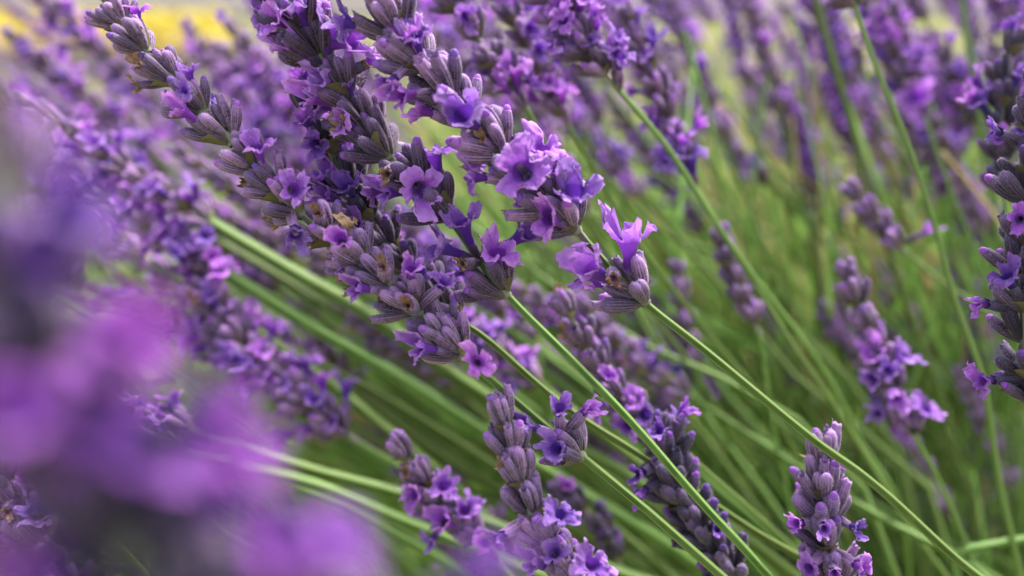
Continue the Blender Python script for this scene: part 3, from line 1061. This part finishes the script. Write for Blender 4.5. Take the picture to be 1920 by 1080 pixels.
lavender("withered grey spike drooping behind the upright bud spike with the pointed tip",
         [(1045, 905, 1.5), (1085, 945, 1.5), (1130, 990, 1.5), (1165, 1060, 1.5), (1200, 1130, 1.55)], 4, 'mid', True, seed=127, sp=5.4, rs=.9, st=dict(fl=.02, n=(3, 4), tilt=(18, 34)), flowers=[(1070, 920, 1.0)])

lavender("small dull grey spike low between the rosette spike and the pointed bud spike",
         [(930, 950, 1.6), (940, 990, 1.6), (950, 1030, 1.6), (960, 1075, 1.6), (985, 1150, 1.65)], 4, 'mid', seed=128, sp=5.2, rs=.8, st=dict(fl=.03, n=(3, 4), tilt=(18, 34)))

# huge blurred flowers close to the lens
lavender("huge blurred violet lavender spike looming over the lower left, closest of all",
         [(-380, 40, .34), (-280, 220, .335), (-150, 420, .33), (-10, 620, .325), (130, 820, .32), (255, 1020, .32), (410, 1260, .32), (770, 1650, .34)], 7, dark=3, seed=130, sp=5.4, rs=1.0,
         st=dict(fl=.08, n=(5, 6), n2=(1, 3), tilt=(24, 60), size=1.0), fsize=1.0,
         flowers=[(120, 430, 1.0, 2), (205, 735, 1.0, 2), (390, 775, .85, 2), (290, 905, 1.0, 2), (235, 680, .8, 2), (420, 880, .75, 2), (470, 1050, .9, 2), (360, 970, .8, 2), (60, 560, .8, 2)], flat=.07)
lavender("blurred greyish bud spike at the left edge, behind the huge blurred one",
         [(-130, 30, .33), (-70, 170, .33), (-20, 310, .33), (10, 440, .33), (20, 560, .33), (-20, 800, .33), (-160, 1200, .33), (-300, 1600, .34)], 5, dark=0, seed=132, sp=5.4, rs=1.0,
         st=dict(fl=.04, n=(3, 4), n2=(1, 2), tilt=(24, 54), size=.85), flat=.07)
lavender("blurred violet flower tips poking in along the bottom edge",
         [(430, 1030, .34), (530, 1110, .34), (660, 1190, .34), (820, 1270, .36), (1000, 1420, .4)], 4, seed=131, sp=5.2, rs=1.0,
         dark=3, st=dict(fl=.12, n=(4, 5), tilt=(24, 60), size=.9), flowers=[(868, 1075, .7, 2), (560, 1050, .8), (600, 1020, .6)], flat=.07)

# thick blurred stems that cross the lower half, their spikes hidden or out of the frame
for i, (lab, ax, r) in enumerate([
    ("thick pale green blurred stem leaving the bright flower clump at the left", [(395, 498, 1.5), (415, 510, 1.5), (560, 595, 1.5), (720, 690, 1.5), (895, 800, 1.5), (1080, 920, 1.55)], 1.65),
    ("thick blurred stem passing behind the long sharp spike", [(395, 416, 1.5), (420, 432, 1.5), (560, 515, 1.5), (690, 590, 1.52), (830, 690, 1.55), (1010, 800, 1.6)], 1.7),
    ("upper one of the flat lying stems beside the huge blurred flower", [(360, 810, 1.35), (480, 850, 1.35), (600, 885, 1.35), (760, 930, 1.36), (930, 985, 1.38), (1120, 1060, 1.4)], 1.3),
    ("second flat lying stem, just under the upper one beside the huge blurred flower", [(340, 850, 1.3), (470, 880, 1.3), (600, 912, 1.3), (780, 985, 1.32), (960, 1060, 1.35)], 1.3),
    ("lowest flat lying stem beside the huge blurred flower", [(400, 850, 1.45), (500, 890, 1.45), (640, 950, 1.45), (800, 1035, 1.48), (900, 1100, 1.5)], 1.4),
    ("long green stem running under the rosette spike to the bottom edge", [(600, 690, 1.7), (700, 760, 1.7), (820, 850, 1.7), (960, 930, 1.72), (1130, 1020, 1.75), (1290, 1090, 1.8)], 1.5),
    ("bright green stem ending at the straight upright spike", [(1000, 640, 1.75), (1150, 780, 1.75), (1290, 880, 1.75), (1400, 965, 1.76), (1520, 1050, 1.8)], 1.2),
    ("green stem slanting behind the dark fading spike", [(1010, 720, 1.5), (1130, 815, 1.5), (1250, 905, 1.52), (1400, 1010, 1.55), (1520, 1100, 1.6)], 1.2),
    ("pale arching stem meeting the forked joint at the lower right", [(1290, 740, 1.6), (1400, 810, 1.58), (1540, 905, 1.55), (1680, 985, 1.5), (1795, 1045, 1.45), (1900, 1120, 1.45)], .95),
    ("thin straight green stem near the top right corner", [(1800, -20, 1.9), (1815, 80, 1.9), (1840, 220, 1.9), (1860, 360, 1.92), (1875, 520, 1.95)], 1.0),
    ("slender stem descending beside the round pale hanging flower", [(1525, -20, 1.7), (1560, 110, 1.7), (1605, 260, 1.72), (1650, 420, 1.75), (1700, 570, 1.8)], .9),
    ("short green stem rising from the forked joint to the right edge", [(2000, 1000, 1.42), (1920, 1012, 1.43), (1850, 1025, 1.44), (1795, 1042, 1.45), (1800, 1120, 1.46)], .9),
]):
    R = random.Random(800 + i)
    ctrl = [P(*q) for q in ax]
    T = (ctrl[0] - ctrl[1]).normalized()
    pts = catmull(run_down(ctrl, R, .08), .004)
    base = pts[-1].copy()
    base.z = 0
    rt = root("lavender_stem", base, lab)
    gg = stalk_geo([q - base for q in pts], r * .85 * MM, r * MM, 16)
    mesh_obj("stalk", gg.mesh("stalk", [M_SPST, M_STEM]), rt)
    if i not in (11,):
        hd = (SPK_F + SPK_B)[i % 8]
        mesh_obj("flower_spike", hd.me, rt, at(frame(T, RIGHT), pts[0] - base, 1.0))

R = random.Random(64)
for i in range(30):
    u0, v0 = R.uniform(470, 1330), R.uniform(560, 1060)
    if v0 < 560 + (u0 - 560) * .25:
        v0 += 120
    d = R.uniform(1.6, 2.5)
    a = math.radians(33 + 9 * (u0 - 470) / 860 + R.gauss(0, 4))
    back = R.uniform(330, 620)
    du, dv = math.cos(a), math.sin(a)
    ax = [(u0 - du * back, v0 - dv * back * .85, d), (u0 - du * back * .5, v0 - dv * back * .46, d), (u0, v0, d), (u0 + du * 280, v0 + dv * 290, d * 1.01), (u0 + du * 560, v0 + dv * 600, d * 1.03)]
    ctrl = [P(*q) for q in ax]
    T = (ctrl[0] - ctrl[1]).normalized()
    pts = catmull(run_down(ctrl, R, .06), .005)
    base = pts[-1].copy()
    base.z = 0
    rt = root("lavender_stem", base, "slanting green stem in the fan that sweeps across the lower middle", "green stems of the slanting fan")
    r = R.uniform(1.0, 1.5)
    gg = stalk_geo([q - base for q in pts], r * .85 * MM, r * MM, 16)
    mesh_obj("stalk", gg.mesh("stalk", [M_SPST, M_STEM]), rt)
    mesh_obj("flower_spike", R.choice(SPK_F + SPK_B).me, rt, at(frame(T, RIGHT), pts[0] - base, 1.0))

# ------------------------------------------------------------------ the blurred crowd behind
CROWD = [
    # name, n, u-range, v-range, d-range, tip angle, share of bud spikes
    ("ur", 82, (1100, 1960), (-70, 330), (2.0, 5.6), 116, .25),
    ("ul", 76, (-80, 700), (40, 480), (1.9, 5.5), 132, .12),
    ("um", 30, (600, 1150), (-60, 290), (1.7, 4.0), 122, .15),
    ("mr", 22, (1200, 1880), (330, 860), (1.9, 4.0), 110, .75),
    ("lo", 16, (440, 1250), (500, 1000), (1.8, 2.8), 138, .6),
]
LAB = {
    ("ur", 0): "blurred purple flower spike in the crowd at the upper right",
    ("ur", 1): "blurred grey bud spike in the crowd at the upper right",
    ("ul", 0): "blurred purple flower spike leaning left in the crowd under the yellow strip",
    ("ul", 1): "blurred grey bud spike leaning left in the crowd under the yellow strip",
    ("um", 0): "blurred purple flower spike behind the sharp spikes at the top middle",
    ("um", 1): "blurred grey bud spike behind the sharp spikes at the top middle",
    ("mr", 0): "small blurred flowering spike scattered over the green grass at the right",
    ("mr", 1): "small blurred bud spike scattered over the green grass at the right",
    ("lo", 0): "dim flowering spike deep among the slanting green stems",
    ("lo", 1): "dim bud spike deep among the slanting green stems",
}
for key, cnt, ur, vr, dr, ang, bshare in CROWD:
    R = random.Random(hash(key) % 1 + len(key) * 31 + cnt)
    for i in range(cnt):
        for _ in range(30):
            u, v = R.uniform(*ur), R.uniform(*vr)
            if key in ("ul", "um") and u < 470 and v < 190 - u * .05 and R.random() < .86:
                continue
            break
        d = dr[0] + (dr[1] - dr[0]) * R.random() ** 1.3
        bud = R.random() < bshare
        hd = R.choice(SPK_B if bud else SPK_F)
        a = math.radians(ang + R.gauss(0, 9))
        T = (RIGHT * math.cos(a) + UP * math.sin(a) + FWD * R.uniform(-.3, .3)).normalized()
        top = P(u, v, d)
        foot = top - T * hd.H * .5
        L = R.uniform(.10, .2)
        c1 = foot - T * L * .5
        c2 = c1 - (T + Vector((-.1, 0, .25))).normalized() * L * .6
        c3 = Vector((c2.x + .02, c2.y, max(.0, c2.z * .4)))
        c4 = Vector((c3.x + .005, c3.y, -.01))
        pts = [q for q in (foot, c1, c2, c3, c4)]
        pts = [pts[0]] + [pts[k] for k in range(1, 5) if pts[k].z < pts[k - 1].z - .002]
        pts = catmull(pts, .02)
        base = pts[-1].copy()
        base.z = 0
        rt = root("lavender_stem", base, LAB[(key, int(bud))], LAB[(key, int(bud))].replace("spike", "spikes"))
        gg = stalk_geo([q - base for q in pts], .75 * MM, R.uniform(.8, 1.1) * MM, 6)
        mesh_obj("stalk", gg.mesh("stalk", [M_SPST, M_STEM]), rt)
        M = at(frame(T, RIGHT) @ Matrix.Rotation(R.uniform(0, 6.28), 4, 'Z'), foot - base, R.uniform(.88, 1.15))
        mesh_obj("flower_spike", hd.me, rt, M)
